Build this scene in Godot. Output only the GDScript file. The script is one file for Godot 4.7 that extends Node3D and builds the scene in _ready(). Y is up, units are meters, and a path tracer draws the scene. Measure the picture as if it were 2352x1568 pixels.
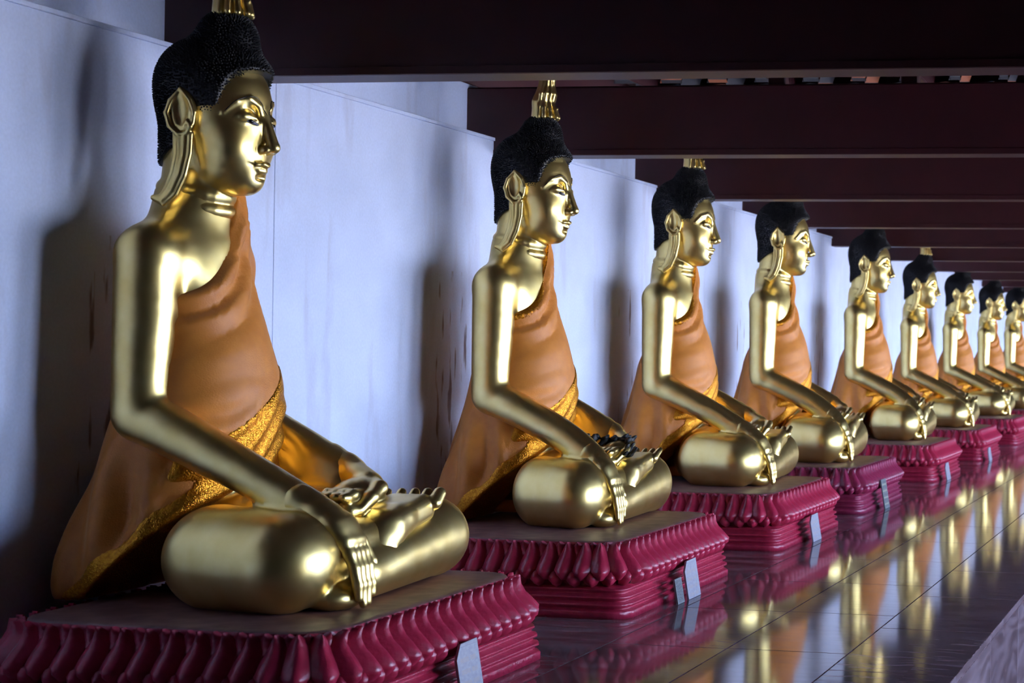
extends Node3D

# ---------------------------------------------------------------- distance field meshed as surface nets
class Field:
	var o: Vector3
	var h: float
	var nx: int
	var ny: int
	var nz: int
	var d := PackedFloat32Array()

	func _init(lo: Vector3, hi: Vector3, cell: float) -> void:
		o = lo
		h = cell
		nx = int(ceil((hi.x - lo.x) / cell)) + 1
		ny = int(ceil((hi.y - lo.y) / cell)) + 1
		nz = int(ceil((hi.z - lo.z) / cell)) + 1
		d.resize(nx * ny * nz)
		d.fill(1.0)

	func span(lo: Vector3, hi: Vector3) -> PackedInt32Array:
		var a := (lo - o) / h
		var b := (hi - o) / h
		return PackedInt32Array([maxi(0, int(floor(a.x))), maxi(0, int(floor(a.y))), maxi(0, int(floor(a.z))), mini(nx - 1, int(ceil(b.x))), mini(ny - 1, int(ceil(b.y))), mini(nz - 1, int(ceil(b.z)))])

	# tapered capsule, joined with a smooth minimum (mode 0) or carved out (mode 1)
	func cap(a: Vector3, b: Vector3, ra: float, rb: float, k: float, mode := 0) -> void:
		var m := maxf(ra, rb) + k + 3.0 * h
		var s := span(a.min(b) - Vector3(m, m, m), a.max(b) + Vector3(m, m, m))
		var ba := b - a
		var inv := 1.0 / maxf(ba.dot(ba), 1e-9)
		var dr := rb - ra
		var hk := 0.5 / k
		for z in range(s[2], s[5] + 1):
			var pz := o.z + z * h
			for y in range(s[1], s[4] + 1):
				var py := o.y + y * h
				var row := (z * ny + y) * nx
				for x in range(s[0], s[3] + 1):
					var pa := Vector3(o.x + x * h, py, pz) - a
					var t := clampf(pa.dot(ba) * inv, 0.0, 1.0)
					var v := (pa - ba * t).length() - ra - dr * t
					var w := d[row + x]
					if mode == 0:
						var q := 0.5 + (w - v) * hk
						if q >= 1.0:
							d[row + x] = v
						elif q > 0.0:
							d[row + x] = w + (v - w) * q - k * q * (1.0 - q)
					else:
						v = -v
						var q := 0.5 - (w - v) * hk
						if q >= 1.0:
							d[row + x] = v
						elif q > 0.0:
							d[row + x] = w + (v - w) * q + k * q * (1.0 - q)

	func ell(c: Vector3, r: Vector3, k: float, mode := 0, turn := Basis.IDENTITY) -> void:
		var rm := maxf(r.x, maxf(r.y, r.z)) + k + 3.0 * h
		var e := Vector3(rm, rm, rm) if turn != Basis.IDENTITY else r + Vector3.ONE * (k + 3.0 * h)
		var s := span(c - e, c + e)
		var ir := Vector3.ONE / r
		var ir2 := ir * ir
		var hk := 0.5 / k
		var inv := turn.inverse()
		var turned := turn != Basis.IDENTITY
		for z in range(s[2], s[5] + 1):
			var pz := o.z + z * h
			for y in range(s[1], s[4] + 1):
				var py := o.y + y * h
				var row := (z * ny + y) * nx
				for x in range(s[0], s[3] + 1):
					var p := Vector3(o.x + x * h, py, pz) - c
					if turned:
						p = inv * p
					var k0 := (p * ir).length()
					var k1 := (p * ir2).length()
					var v := k0 * (k0 - 1.0) / maxf(k1, 1e-6)
					var w := d[row + x]
					if mode == 0:
						var q := 0.5 + (w - v) * hk
						if q >= 1.0:
							d[row + x] = v
						elif q > 0.0:
							d[row + x] = w + (v - w) * q - k * q * (1.0 - q)
					else:
						v = -v
						var q := 0.5 - (w - v) * hk
						if q >= 1.0:
							d[row + x] = v
						elif q > 0.0:
							d[row + x] = w + (v - w) * q + k * q * (1.0 - q)

	func slab(c: Vector3, e: Vector3, r: float, k: float, turn: Basis) -> void:
		var rm := e.length() + k + 3.0 * h
		var s := span(c - Vector3.ONE * rm, c + Vector3.ONE * rm)
		var inv := turn.inverse()
		for z in range(s[2], s[5] + 1):
			for y in range(s[1], s[4] + 1):
				var row := (z * ny + y) * nx
				for x in range(s[0], s[3] + 1):
					var p := (inv * (Vector3(o.x + x * h, o.y + y * h, o.z + z * h) - c)).abs() - e + Vector3(r, r, r)
					var v := p.max(Vector3.ZERO).length() + minf(maxf(p.x, maxf(p.y, p.z)), 0.0) - r
					var w := d[row + x]
					var q := clampf(0.5 + 0.5 * (w - v) / k, 0.0, 1.0)
					d[row + x] = w + (v - w) * q - k * q * (1.0 - q)

	func chain(pts: Array, rs: Array, k: float, mode := 0) -> void:
		for i in pts.size() - 1:
			cap(pts[i], pts[i + 1], rs[i], rs[i + 1], k, mode)

	# keep only the part where f(p) is negative
	func keep(f: Callable, k := 0.004) -> void:
		for z in nz:
			for y in ny:
				var row := (z * ny + y) * nx
				for x in nx:
					var w := d[row + x]
					if w < 0.05 and w > -0.35:
						var v: float = f.call(Vector3(o.x + x * h, o.y + y * h, o.z + z * h))
						var q := clampf(0.5 - 0.5 * (w - v) / k, 0.0, 1.0)
						d[row + x] = w + (v - w) * q + k * q * (1.0 - q)

	func above(y0: float) -> void:
		for y in ny:
			var v := y0 - (o.y + y * h)
			for z in nz:
				var row := (z * ny + y) * nx
				for x in nx:
					if d[row + x] < v:
						d[row + x] = v

	func grow(a: float) -> void:
		for i in d.size():
			d[i] -= a

	func sample(p: Vector3) -> float:
		var q := (p - o) / h
		var x := clampi(int(q.x), 0, nx - 2)
		var y := clampi(int(q.y), 0, ny - 2)
		var z := clampi(int(q.z), 0, nz - 2)
		var fx := q.x - x
		var fy := q.y - y
		var fz := q.z - z
		var i := (z * ny + y) * nx + x
		var j := i + nx * ny
		return lerpf(lerpf(lerpf(d[i], d[i + 1], fx), lerpf(d[i + nx], d[i + nx + 1], fx), fy), lerpf(lerpf(d[j], d[j + 1], fx), lerpf(d[j + nx], d[j + nx + 1], fx), fy), fz)

	func slope(p: Vector3) -> Vector3:
		var e := h
		return Vector3(sample(p + Vector3(e, 0, 0)) - sample(p - Vector3(e, 0, 0)), sample(p + Vector3(0, e, 0)) - sample(p - Vector3(0, e, 0)), sample(p + Vector3(0, 0, e)) - sample(p - Vector3(0, 0, e))) / (2.0 * e)

	# [vertices, normals, indices]
	func surf() -> Array:
		var vs := PackedVector3Array()
		var ns := PackedVector3Array()
		var ix := PackedInt32Array()
		var at := PackedInt32Array()
		at.resize(d.size())
		at.fill(-1)
		var cells := PackedInt32Array()
		var sy := nx
		var sz := nx * ny
		var off := [0, 1, sy, sy + 1, sz, sz + 1, sz + sy, sz + sy + 1]
		var corner := [Vector3(0, 0, 0), Vector3(1, 0, 0), Vector3(0, 1, 0), Vector3(1, 1, 0), Vector3(0, 0, 1), Vector3(1, 0, 1), Vector3(0, 1, 1), Vector3(1, 1, 1)]
		var edges := [[0, 1], [2, 3], [4, 5], [6, 7], [0, 2], [1, 3], [4, 6], [5, 7], [0, 4], [1, 5], [2, 6], [3, 7]]
		for z in nz - 1:
			for y in ny - 1:
				var i := (z * ny + y) * nx
				for x in nx - 1:
					var a := d[i]
					if a > 4.0 * h or a < -4.0 * h:
						i += 1
						continue
					var n := int(a < 0.0) + int(d[i + 1] < 0.0) + int(d[i + sy] < 0.0) + int(d[i + sy + 1] < 0.0) + int(d[i + sz] < 0.0) + int(d[i + sz + 1] < 0.0) + int(d[i + sz + sy] < 0.0) + int(d[i + sz + sy + 1] < 0.0)
					if n > 0 and n < 8:
						var sum := Vector3.ZERO
						var m := 0
						for e in edges:
							var da: float = d[i + off[e[0]]]
							var db: float = d[i + off[e[1]]]
							if (da < 0.0) != (db < 0.0):
								var ca: Vector3 = corner[e[0]]
								var cb: Vector3 = corner[e[1]]
								sum += ca.lerp(cb, da / (da - db))
								m += 1
						var p := o + (Vector3(x, y, z) + sum / m) * h
						var g := slope(p)
						var gg := g.length_squared()
						if gg > 0.05:
							p -= (g * (sample(p) / gg)).limit_length(0.4 * h)
						at[i] = vs.size()
						cells.append(i)
						vs.append(p)
						ns.append(slope(p).normalized())
					i += 1
		for c in cells:
			var w := d[c] < 0.0
			if c > sz + sy + 1:
				if w != (d[c + 1] < 0.0):
					quad(ix, at[c], at[c - sy], at[c - sy - sz], at[c - sz], w)
				if w != (d[c + sy] < 0.0):
					quad(ix, at[c], at[c - sz], at[c - sz - 1], at[c - 1], w)
				if w != (d[c + sz] < 0.0):
					quad(ix, at[c], at[c - 1], at[c - 1 - sy], at[c - sy], w)
		return [vs, ns, ix]

	func quad(ix: PackedInt32Array, a: int, b: int, c: int, e: int, w: bool) -> void:
		if a < 0 or b < 0 or c < 0 or e < 0:
			return
		if w:
			ix.append_array(PackedInt32Array([a, c, b, a, e, c]))
		else:
			ix.append_array(PackedInt32Array([a, b, c, a, c, e]))


# ---------------------------------------------------------------- helpers
var M := {}
var used := {}
const T0 := 1.652            # distance between two roof beams
const STATUE_Y := 0.2105       # top of the pedestals

func numbered(n: String) -> String:
	var k: int = used.get(n, 0)
	used[n] = k + 1
	return n if k == 0 else "%s_%03d" % [n, k]

func tag(n: Node, label: String, category: String, group := "", kind := "") -> void:
	if label != "":
		n.set_meta("label", label)
	if category != "":
		n.set_meta("category", category)
	if group != "":
		n.set_meta("group", group)
	if kind != "":
		n.set_meta("kind", kind)

func thing(called: String, label: String, category: String, group := "", kind := "") -> Node3D:
	var n := Node3D.new()
	n.name = numbered(called)
	add_child(n)
	tag(n, label, category, group, kind)
	return n

func part(called: String, mesh: Mesh, mat: Material, parent: Node, at := Vector3.ZERO, turn := Basis.IDENTITY) -> MeshInstance3D:
	var m := MeshInstance3D.new()
	m.name = called
	m.mesh = mesh
	m.material_override = mat
	m.transform = Transform3D(turn, at)
	m.cast_shadow = GeometryInstance3D.SHADOW_CASTING_SETTING_ON
	parent.add_child(m, true)
	return m

func mesh_of(a: Array) -> ArrayMesh:
	var arr := []
	arr.resize(Mesh.ARRAY_MAX)
	arr[Mesh.ARRAY_VERTEX] = a[0]
	arr[Mesh.ARRAY_NORMAL] = a[1]
	arr[Mesh.ARRAY_INDEX] = a[2]
	if a.size() > 3:
		arr[Mesh.ARRAY_TEX_UV] = a[3]
	var m := ArrayMesh.new()
	m.add_surface_from_arrays(Mesh.PRIMITIVE_TRIANGLES, arr)
	return m

func join(list: Array) -> Array:
	var vs := PackedVector3Array()
	var ns := PackedVector3Array()
	var ix := PackedInt32Array()
	for a in list:
		var base := vs.size()
		vs.append_array(a[0])
		ns.append_array(a[1])
		for i in a[2]:
			ix.append(i + base)
	return [vs, ns, ix]

func face_normals(vs: PackedVector3Array, ix: PackedInt32Array) -> PackedVector3Array:
	var ns := PackedVector3Array()
	ns.resize(vs.size())
	for t in range(0, ix.size(), 3):
		var a := vs[ix[t]]
		var n := (vs[ix[t + 2]] - a).cross(vs[ix[t + 1]] - a)
		ns[ix[t]] += n
		ns[ix[t + 1]] += n
		ns[ix[t + 2]] += n
	for i in ns.size():
		ns[i] = ns[i].normalized()
	return ns

# a grid of points as a surface; rows of equal length
func grid_mesh(rows: Array, closed := false, flip := false) -> Array:
	var vs := PackedVector3Array()
	var ix := PackedInt32Array()
	var w: int = rows[0].size()
	for r in rows:
		for p in r:
			vs.append(p)
	for j in rows.size() - 1:
		for i in (w if closed else w - 1):
			var a := j * w + i
			var b := j * w + (i + 1) % w
			if flip:
				ix.append_array(PackedInt32Array([a, a + w, b, b, a + w, b + w]))
			else:
				ix.append_array(PackedInt32Array([a, b, a + w, b, b + w, a + w]))
	return [vs, face_normals(vs, ix), ix]

# box with bevelled edges
func bev_box(lo: Vector3, hi: Vector3, b := 0.006) -> ArrayMesh:
	var st := SurfaceTool.new()
	st.begin(Mesh.PRIMITIVE_TRIANGLES)
	st.set_smooth_group(-1)
	var c := (lo + hi) * 0.5
	var e := (hi - lo) * 0.5
	b = minf(b, minf(e.x, minf(e.y, e.z)) * 0.45)
	var pts := {}
	for sx in [-1, 1]:
		for sy in [-1, 1]:
			for sz in [-1, 1]:
				for ax in 3:
					var p := Vector3(sx * (e.x - b), sy * (e.y - b), sz * (e.z - b))
					p[ax] = [sx, sy, sz][ax] * e[ax]
					pts[[sx, sy, sz, ax]] = c + p
	for ax in 3:
		var u := (ax + 1) % 3
		var v := (ax + 2) % 3
		for s in [-1, 1]:
			var q := []
			for uv in [[-1, -1], [1, -1], [1, 1], [-1, 1]]:
				var k := [0, 0, 0]
				k[ax] = s
				k[u] = uv[0]
				k[v] = uv[1]
				q.append(pts[[k[0], k[1], k[2], ax]])
			poly(st, q, c)
		for su in [-1, 1]:
			for sv in [-1, 1]:
				var q := []
				for s2 in [[-1, u], [-1, v], [1, v], [1, u]]:
					var k := [0, 0, 0]
					k[ax] = s2[0]
					k[u] = su
					k[v] = sv
					q.append(pts[[k[0], k[1], k[2], s2[1]]])
				poly(st, q, c)
	for sx in [-1, 1]:
		for sy in [-1, 1]:
			for sz in [-1, 1]:
				poly(st, [pts[[sx, sy, sz, 0]], pts[[sx, sy, sz, 1]], pts[[sx, sy, sz, 2]]], c)
	st.generate_normals()
	return st.commit()

func poly(st: SurfaceTool, q: Array, inside: Vector3) -> void:
	var n: Vector3 = (q[1] - q[0]).cross(q[2] - q[0])
	var mid := Vector3.ZERO
	for p in q:
		mid += p / q.size()
	if n.dot(mid - inside) > 0.0:
		q.reverse()
	for i in range(1, q.size() - 1):
		for p in [q[0], q[i], q[i + 1]]:
			st.set_uv(Vector2(p.z, p.y))
			st.add_vertex(p)

func noise(freq: float, seed_no: int, oct := 4, kind := FastNoiseLite.TYPE_SIMPLEX_SMOOTH) -> FastNoiseLite:
	var n := FastNoiseLite.new()
	n.noise_type = kind
	n.frequency = freq
	n.seed = seed_no
	n.fractal_octaves = oct
	return n

func noise_tex(size: int, freq: float, seed_no: int, oct: int, lo: Color, hi: Color, power := 1.0) -> ImageTexture:
	var im := noise(freq, seed_no, oct).get_seamless_image(size, size)
	var out := Image.create(size, size, false, Image.FORMAT_RGB8)
	for y in size:
		for x in size:
			out.set_pixel(x, y, lo.lerp(hi, pow(im.get_pixel(x, y).r, power)))
	return ImageTexture.create_from_image(out)

func bump_tex(size: int, freq: float, seed_no: int, oct: int, strength: float) -> ImageTexture:
	var im := noise(freq, seed_no, oct).get_seamless_image(size, size)
	im.convert(Image.FORMAT_RGBA8)
	im.bump_map_to_normal_map(strength)
	return ImageTexture.create_from_image(im)

func mat(c: Color, rough: float, metal := 0.0) -> StandardMaterial3D:
	var m := StandardMaterial3D.new()
	m.albedo_color = c
	m.roughness = rough
	m.metallic = metal
	return m

func triplanar(m: StandardMaterial3D, s: float, world := false) -> void:
	m.uv1_triplanar = true
	m.uv1_world_triplanar = world
	m.uv1_scale = Vector3(s, s, s)

# ---------------------------------------------------------------- materials
func make_materials() -> void:
	var g := mat(Color(1, 1, 1), 1.0, 1.0)
	g.albedo_texture = noise_tex(256, 0.012, 3, 5, Color(0.91, 0.79, 0.46), Color(0.97, 0.88, 0.59))
	g.roughness = 0.34
	triplanar(g, 3.0)
	M.gold = g
	M.hair = mat(Color(0.014, 0.014, 0.024), 0.5)
	M.eye = mat(Color(0.42, 0.43, 0.48), 0.25)
	M.pupil = mat(Color(0.02, 0.02, 0.03), 0.2)
	var r := mat(Color(1, 1, 1), 0.55)
	r.albedo_texture = noise_tex(256, 0.02, 21, 4, Color(0.77, 0.455, 0.115), Color(0.85, 0.535, 0.16))
	r.rim_enabled = true
	r.rim = 0.5
	r.rim_tint = 0.6
	r.normal_enabled = true
	r.normal_texture = bump_tex(256, 0.25, 5, 2, 3.0)
	r.normal_scale = 0.15
	triplanar(r, 4.0)
	M.robe = r
	var t := mat(Color(1, 1, 1), 0.33, 0.85)
	t.albedo_texture = noise_tex(256, 0.09, 31, 3, Color(0.68, 0.37, 0.07), Color(0.97, 0.73, 0.21))
	t.normal_enabled = true
	t.normal_texture = bump_tex(256, 0.22, 35, 2, 8.0)
	t.normal_scale = 0.35
	triplanar(t, 5.0)
	M.brocade = t
	var p := mat(Color(1, 1, 1), 0.36)
	p.albedo_texture = noise_tex(256, 0.03, 41, 5, Color(0.55, 0.105, 0.195), Color(0.69, 0.16, 0.275))
	p.normal_enabled = true
	p.normal_texture = bump_tex(256, 0.05, 43, 4, 5.0)
	p.normal_scale = 0.35
	triplanar(p, 4.0)
	M.crimson = p
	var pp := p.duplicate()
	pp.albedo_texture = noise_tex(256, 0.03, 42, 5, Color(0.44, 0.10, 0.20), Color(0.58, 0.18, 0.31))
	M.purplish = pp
	var pt := mat(Color(1, 1, 1), 0.5)
	pt.albedo_texture = noise_tex(256, 0.02, 47, 5, Color(0.36, 0.21, 0.21), Color(0.55, 0.40, 0.36))
	triplanar(pt, 2.5)
	M.dusty = pt
	var bm := mat(Color(1, 1, 1), 0.5)
	bm.albedo_texture = noise_tex(256, 0.02, 51, 4, Color(0.20, 0.045, 0.065), Color(0.25, 0.06, 0.085))
	triplanar(bm, 1.0)
	M.beam = bm
	M.white = mat(Color(0.80, 0.82, 0.86), 0.85)
	M.wood = mat(Color(0.26, 0.08, 0.10), 0.6)
	M.tile_grey = mat(Color(0.20, 0.20, 0.22), 0.7)
	M.tile_clay = mat(Color(0.62, 0.36, 0.24), 0.75)
	M.ochre = mat(Color(0.30, 0.17, 0.16), 0.8)
	M.court = mat(Color(0.74, 0.72, 0.68), 0.9)
	M.floor = mat(Color(0.45, 0.40, 0.38), 0.4)
	M.grout = mat(Color(0.12, 0.10, 0.10), 0.8)
	M.wall = wall_material()
	M.marble = []
	for k in 4:
		M.marble.append(marble_material(k))
	M.card = []

func wall_material() -> StandardMaterial3D:
	var w := 1536
	var hh := 512
	var im := Image.create(w, hh, false, Image.FORMAT_RGB8)
	var fine := noise(0.35, 1, 2)
	var broad := noise(0.012, 2, 4)
	var streak := noise(0.02, 3, 3)
	var flake := noise(0.05, 4, 4)
	var ring := w / TAU
	for x in w:
		var a := TAU * x / w
		var cx := ring * cos(a)
		var cz := ring * sin(a)
		var at := (fposmod(x + 256.0, 512.0) - 256.0) / 512.0 * T0      # metres along the wall from the nearest figure
		for y in hh:
			var up := 1.75 * (1.0 - float(y) / hh)
			var v := 1.0 + 0.03 * fine.get_noise_2d(x, y) + 0.05 * broad.get_noise_3d(cx, y, cz)
			var c := Color(0.80 * v, 0.84 * v, 0.925 * v)
			var s := streak.get_noise_3d(cx, y * 0.10, cz)
			var dirt := clampf((s - 0.20) * 0.5, 0.0, 0.09) * clampf(0.5 + flake.get_noise_3d(cx, y * 0.3, cz) * 1.5, 0.0, 1.0)
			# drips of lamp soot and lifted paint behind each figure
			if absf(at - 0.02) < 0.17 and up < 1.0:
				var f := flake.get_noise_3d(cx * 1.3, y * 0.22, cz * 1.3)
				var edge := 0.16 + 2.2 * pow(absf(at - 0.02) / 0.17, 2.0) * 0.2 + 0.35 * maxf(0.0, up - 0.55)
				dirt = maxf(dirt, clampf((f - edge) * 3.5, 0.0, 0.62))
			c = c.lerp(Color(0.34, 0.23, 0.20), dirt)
			im.set_pixel(x, y, c)
	var m := mat(Color(1, 1, 1), 0.85)
	m.albedo_texture = ImageTexture.create_from_image(im)
	m.uv1_scale = Vector3(1, 1, 1)
	return m

func marble_material(k: int) -> StandardMaterial3D:
	var w := 256
	var im := Image.create(w, w, false, Image.FORMAT_RGB8)
	var warp := noise(0.008, 60 + k, 3)
	var vein := noise(0.03, 70 + k, 4)
	var tone: float = [0.0, 0.03, -0.03, 0.015][k]
	for y in w:
		for x in w:
			var q := y * 4.0 + 60.0 * warp.get_noise_2d(x, y)
			var v := vein.get_noise_2d(x * 0.22 + k * 91.0, q * 0.5)
			var t := clampf(0.5 + v * 1.3, 0.0, 1.0)
			var c := Color(0.36, 0.28, 0.28).lerp(Color(0.52, 0.44, 0.45), t)
			c = Color(c.r + tone, c.g + tone, c.b + tone)
			im.set_pixel(x, y, c)
	var m := mat(Color(1, 1, 1), 0.07)
	m.albedo_texture = ImageTexture.create_from_image(im)
	triplanar(m, 1.7, true)
	return m

# ---------------------------------------------------------------- statue parts (facing +x, its right side towards +z)
func V(x: float, y: float, z: float) -> Vector3:
	return Vector3(x, y, z)

func make_body() -> Array:
	var f := Field.new(V(-0.17, -0.02, -0.43), V(0.53, 0.90, 0.43), 0.0095)
	f.ell(V(-0.025, 0.63, 0), V(0.092, 0.20, 0.130), 0.02)
	f.ell(V(0.0, 0.34, 0), V(0.12, 0.22, 0.14), 0.05)
	for s in [-1.0, 1.0]:
		var slim := 1.0 if s > 0.0 else 0.78
		f.cap(V(-0.045, 0.750, 0.04 * s), V(-0.050, 0.742, 0.140 * s * slim), 0.066 * slim, 0.066 * slim, 0.05)
		f.cap(V(-0.055, 0.87, 0), V(-0.055, 0.785, 0.10 * s * slim), 0.06 * slim, 0.045 * slim, 0.05)
	f.cap(V(-0.045, 0.78, 0), V(-0.04, 0.90, 0), 0.082, 0.076, 0.04)
	# right arm
	f.cap(V(-0.050, 0.742, 0.155), V(-0.046, 0.40, 0.175), 0.067, 0.060, 0.02)
	f.cap(V(-0.036, 0.392, 0.175), V(0.375, 0.205, 0.195), 0.058, 0.038, 0.012)
	# left arm
	f.cap(V(-0.066, 0.715, -0.130), V(-0.060, 0.40, -0.175), 0.050, 0.050, 0.02)
	f.cap(V(-0.050, 0.385, -0.175), V(0.245, 0.258, -0.155), 0.062, 0.042, 0.012)
	f.cap(V(0.02, 0.295, -0.165), V(0.25, 0.222, -0.140), 0.058, 0.042, 0.02)
	# legs
	f.cap(V(0.185, 0.102, 0.235), V(0.355, 0.10, 0.285), 0.112, 0.103, 0.03)
	f.cap(V(0.06, 0.10, -0.17), V(0.37, 0.095, -0.305), 0.11, 0.098, 0.03)
	f.ell(V(0.19, 0.09, -0.02), V(0.21, 0.135, 0.23), 0.04)
	f.cap(V(0.385, 0.095, -0.30), V(0.43, 0.06, 0.12), 0.093, 0.058, 0.012)
	f.cap(V(0.365, 0.105, 0.27), V(0.395, 0.12, 0.04), 0.098, 0.055, 0.014)
	f.ell(V(0.43, 0.025, 0.20), V(0.055, 0.032, 0.07), 0.012)
	f.above(0.0)
	return f.surf()

func make_right_hand() -> Array:
	var f := Field.new(V(0.33, 0.0, 0.07), V(0.54, 0.26, 0.26), 0.0038)
	f.cap(V(0.34, 0.222, 0.197), V(0.40, 0.188, 0.195), 0.039, 0.036, 0.01)
	for i in 4:
		var z: float = 0.166 + 0.0178 * i
		f.chain([V(0.392, 0.190, 0.183 + 0.008 * i), V(0.432, 0.170, 0.174 + 0.014 * i), V(0.458, 0.142, z)], [0.029, 0.024, 0.0185], 0.018)
	for i in 4:
		var z: float = 0.166 + 0.0178 * i
		var tip: float = [0.030, 0.014, 0.012, 0.026][i]
		f.chain([V(0.452, 0.148, z), V(0.471, 0.118, z), V(0.483, 0.088, z), V(0.491, 0.052, z), V(0.494, tip, z)], [0.0165, 0.0135, 0.0118, 0.0108, 0.0085], 0.005)
	f.chain([V(0.405, 0.178, 0.165), V(0.447, 0.135, 0.130), V(0.468, 0.092, 0.122), V(0.474, 0.070, 0.121)], [0.020, 0.0135, 0.0115, 0.009], 0.005)
	return f.surf()

func make_left_hand() -> Array:
	var f := Field.new(V(0.19, 0.02, -0.26), V(0.52, 0.32, 0.16), 0.0044)
	# forearm end, wrist ring, palm
	f.cap(V(0.20, 0.283, -0.165), V(0.260, 0.255, -0.152), 0.041, 0.037, 0.008)
	f.cap(V(0.260, 0.255, -0.152), V(0.33, 0.228, -0.105), 0.036, 0.038, 0.012)
	f.ell(V(0.338, 0.220, -0.055), V(0.050, 0.034, 0.075), 0.015)
	f.cap(V(0.243, 0.263, -0.158), V(0.247, 0.261, -0.156), 0.0410, 0.0410, 0.003)
	for i in 4:
		var x: float = 0.308 + 0.0200 * i
		f.chain([V(x, 0.219, -0.03), V(x + 0.002, 0.222, 0.03), V(x + 0.004, 0.218, 0.060), V(x + 0.004, 0.219, 0.072)], [0.0145, 0.0130, 0.0110, 0.0092], 0.006)
	f.chain([V(0.365, 0.228, -0.085), V(0.393, 0.232, -0.045), V(0.398, 0.215, 0.0), V(0.390, 0.190, 0.032)], [0.022, 0.0175, 0.015, 0.011], 0.008)
	f.cap(V(0.35, 0.185, -0.005), V(0.372, 0.186, 0.046), 0.030, 0.020, 0.012)
	# right foot, sole turned up
	f.cap(V(0.435, 0.055, 0.115), V(0.418, 0.128, 0.0), 0.034, 0.046, 0.02)
	f.cap(V(0.418, 0.128, 0.0), V(0.425, 0.155, -0.06), 0.046, 0.036, 0.025)
	f.ell(V(0.458, 0.105, 0.020), V(0.012, 0.014, 0.014), 0.012)
	var tilt := Basis.from_euler(V(0.14, 0.06, 0.0))
	f.slab(V(0.400, 0.164, -0.095), V(0.061, 0.033, 0.108), 0.026, 0.022, tilt)
	for i in 5:
		var x: float = 0.456 - 0.0305 * i
		var rr: float = [0.0165, 0.0135, 0.0128, 0.012, 0.011][i]
		var zz: float = [-0.205, -0.208, -0.205, -0.199, -0.190][i]
		f.cap(V(x, 0.188, zz + 0.02), V(x, 0.208, zz - 0.004), rr, rr * 0.92, 0.004)
	return f.surf()

func make_head() -> Array:
	var f := Field.new(V(-0.15, 0.80, -0.115), V(0.185, 1.24, 0.115), 0.0034)
	f.ell(V(0.010, 1.10, 0), V(0.115, 0.115, 0.097), 0.01)
	f.ell(V(0.030, 1.035, 0), V(0.098, 0.135, 0.088), 0.03)
	f.ell(V(0.040, 0.955, 0), V(0.078, 0.064, 0.066), 0.035)
	f.ell(V(0.086, 0.917, 0), V(0.028, 0.026, 0.030), 0.03)
	for s in [-1.0, 1.0]:
		f.ell(V(0.072, 1.000, 0.050 * s), V(0.036, 0.042, 0.030), 0.03)
	# neck with its folds
	f.cap(V(-0.045, 0.80, 0), V(-0.036, 0.97, 0), 0.080, 0.072, 0.012)
	for i in 2:
		var y := 0.862 + 0.031 * i
		for a in 24:
			var t := TAU * a / 24.0
			var u := TAU * (a + 1) / 24.0
			f.cap(V(-0.039 + 0.070 * cos(t), y - 0.012 * cos(t), 0.066 * sin(t)), V(-0.039 + 0.070 * cos(u), y - 0.012 * cos(u), 0.066 * sin(u)), 0.0135, 0.0135, 0.010)
	# eye hollows under the brows
	for s in [-1.0, 1.0]:
		f.ell(V(0.130, 1.068, 0.038 * s), V(0.022, 0.020, 0.030), 0.010, 1)
	# nose
	f.cap(V(0.122, 1.078, 0), V(0.147, 0.998, 0), 0.0090, 0.0135, 0.008)
	f.ell(V(0.150, 0.993, 0), V(0.0125, 0.012, 0.0125), 0.006)
	for s in [-1.0, 1.0]:
		f.ell(V(0.134, 0.988, 0.0135 * s), V(0.014, 0.0105, 0.010), 0.005)
		f.ell(V(0.138, 0.977, 0.009 * s), V(0.006, 0.005, 0.0045), 0.002, 1)
		# brow arches and the line cut above them
		f.chain([V(0.124, 1.062, 0.010 * s), V(0.1225, 1.084, 0.020 * s), V(0.114, 1.098, 0.042 * s), V(0.097, 1.090, 0.066 * s), V(0.076, 1.062, 0.083 * s)], [0.006, 0.007, 0.007, 0.006, 0.004], 0.005)
		f.chain([V(0.134, 1.094, 0.014 * s), V(0.126, 1.110, 0.034 * s), V(0.110, 1.112, 0.058 * s), V(0.088, 1.088, 0.085 * s)], [0.0026, 0.0028, 0.0028, 0.0026], 0.002, 1)
		# eyelids
		f.ell(V(0.104, 1.058, 0.041 * s), V(0.019, 0.016, 0.027), 0.004)
		f.chain([V(0.122, 1.049, 0.018 * s), V(0.1225, 1.056, 0.032 * s), V(0.113, 1.059, 0.052 * s), V(0.097, 1.058, 0.069 * s)], [0.003, 0.0040, 0.004, 0.003], 0.002)
		f.chain([V(0.120, 1.042, 0.018 * s), V(0.1165, 1.038, 0.034 * s), V(0.109, 1.043, 0.052 * s), V(0.097, 1.053, 0.069 * s)], [0.003, 0.0032, 0.0032, 0.003], 0.003)
		# lips
		f.chain([V(0.131, 0.9535, 0.0), V(0.130, 0.956, 0.008 * s), V(0.121, 0.9545, 0.022 * s), V(0.103, 0.962, 0.040 * s)], [0.0048, 0.0052, 0.0042, 0.002], 0.004)
		f.chain([V(0.124, 0.9415, 0.0), V(0.1200, 0.943, 0.012 * s), V(0.105, 0.954, 0.034 * s)], [0.0062, 0.0058, 0.0025], 0.004)
		f.chain([V(0.137, 0.9465, 0.0), V(0.128, 0.947, 0.014 * s), V(0.107, 0.9585, 0.039 * s)], [0.0016, 0.0016, 0.0014], 0.0015, 1)
	f.ell(V(0.122, 0.926, 0), V(0.010, 0.006, 0.022), 0.006, 1)
	f.cap(V(0.142, 0.972, 0), V(0.140, 0.960, 0), 0.003, 0.003, 0.004, 1)
	head_field = f
	return f.surf()

var head_field: Field

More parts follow.
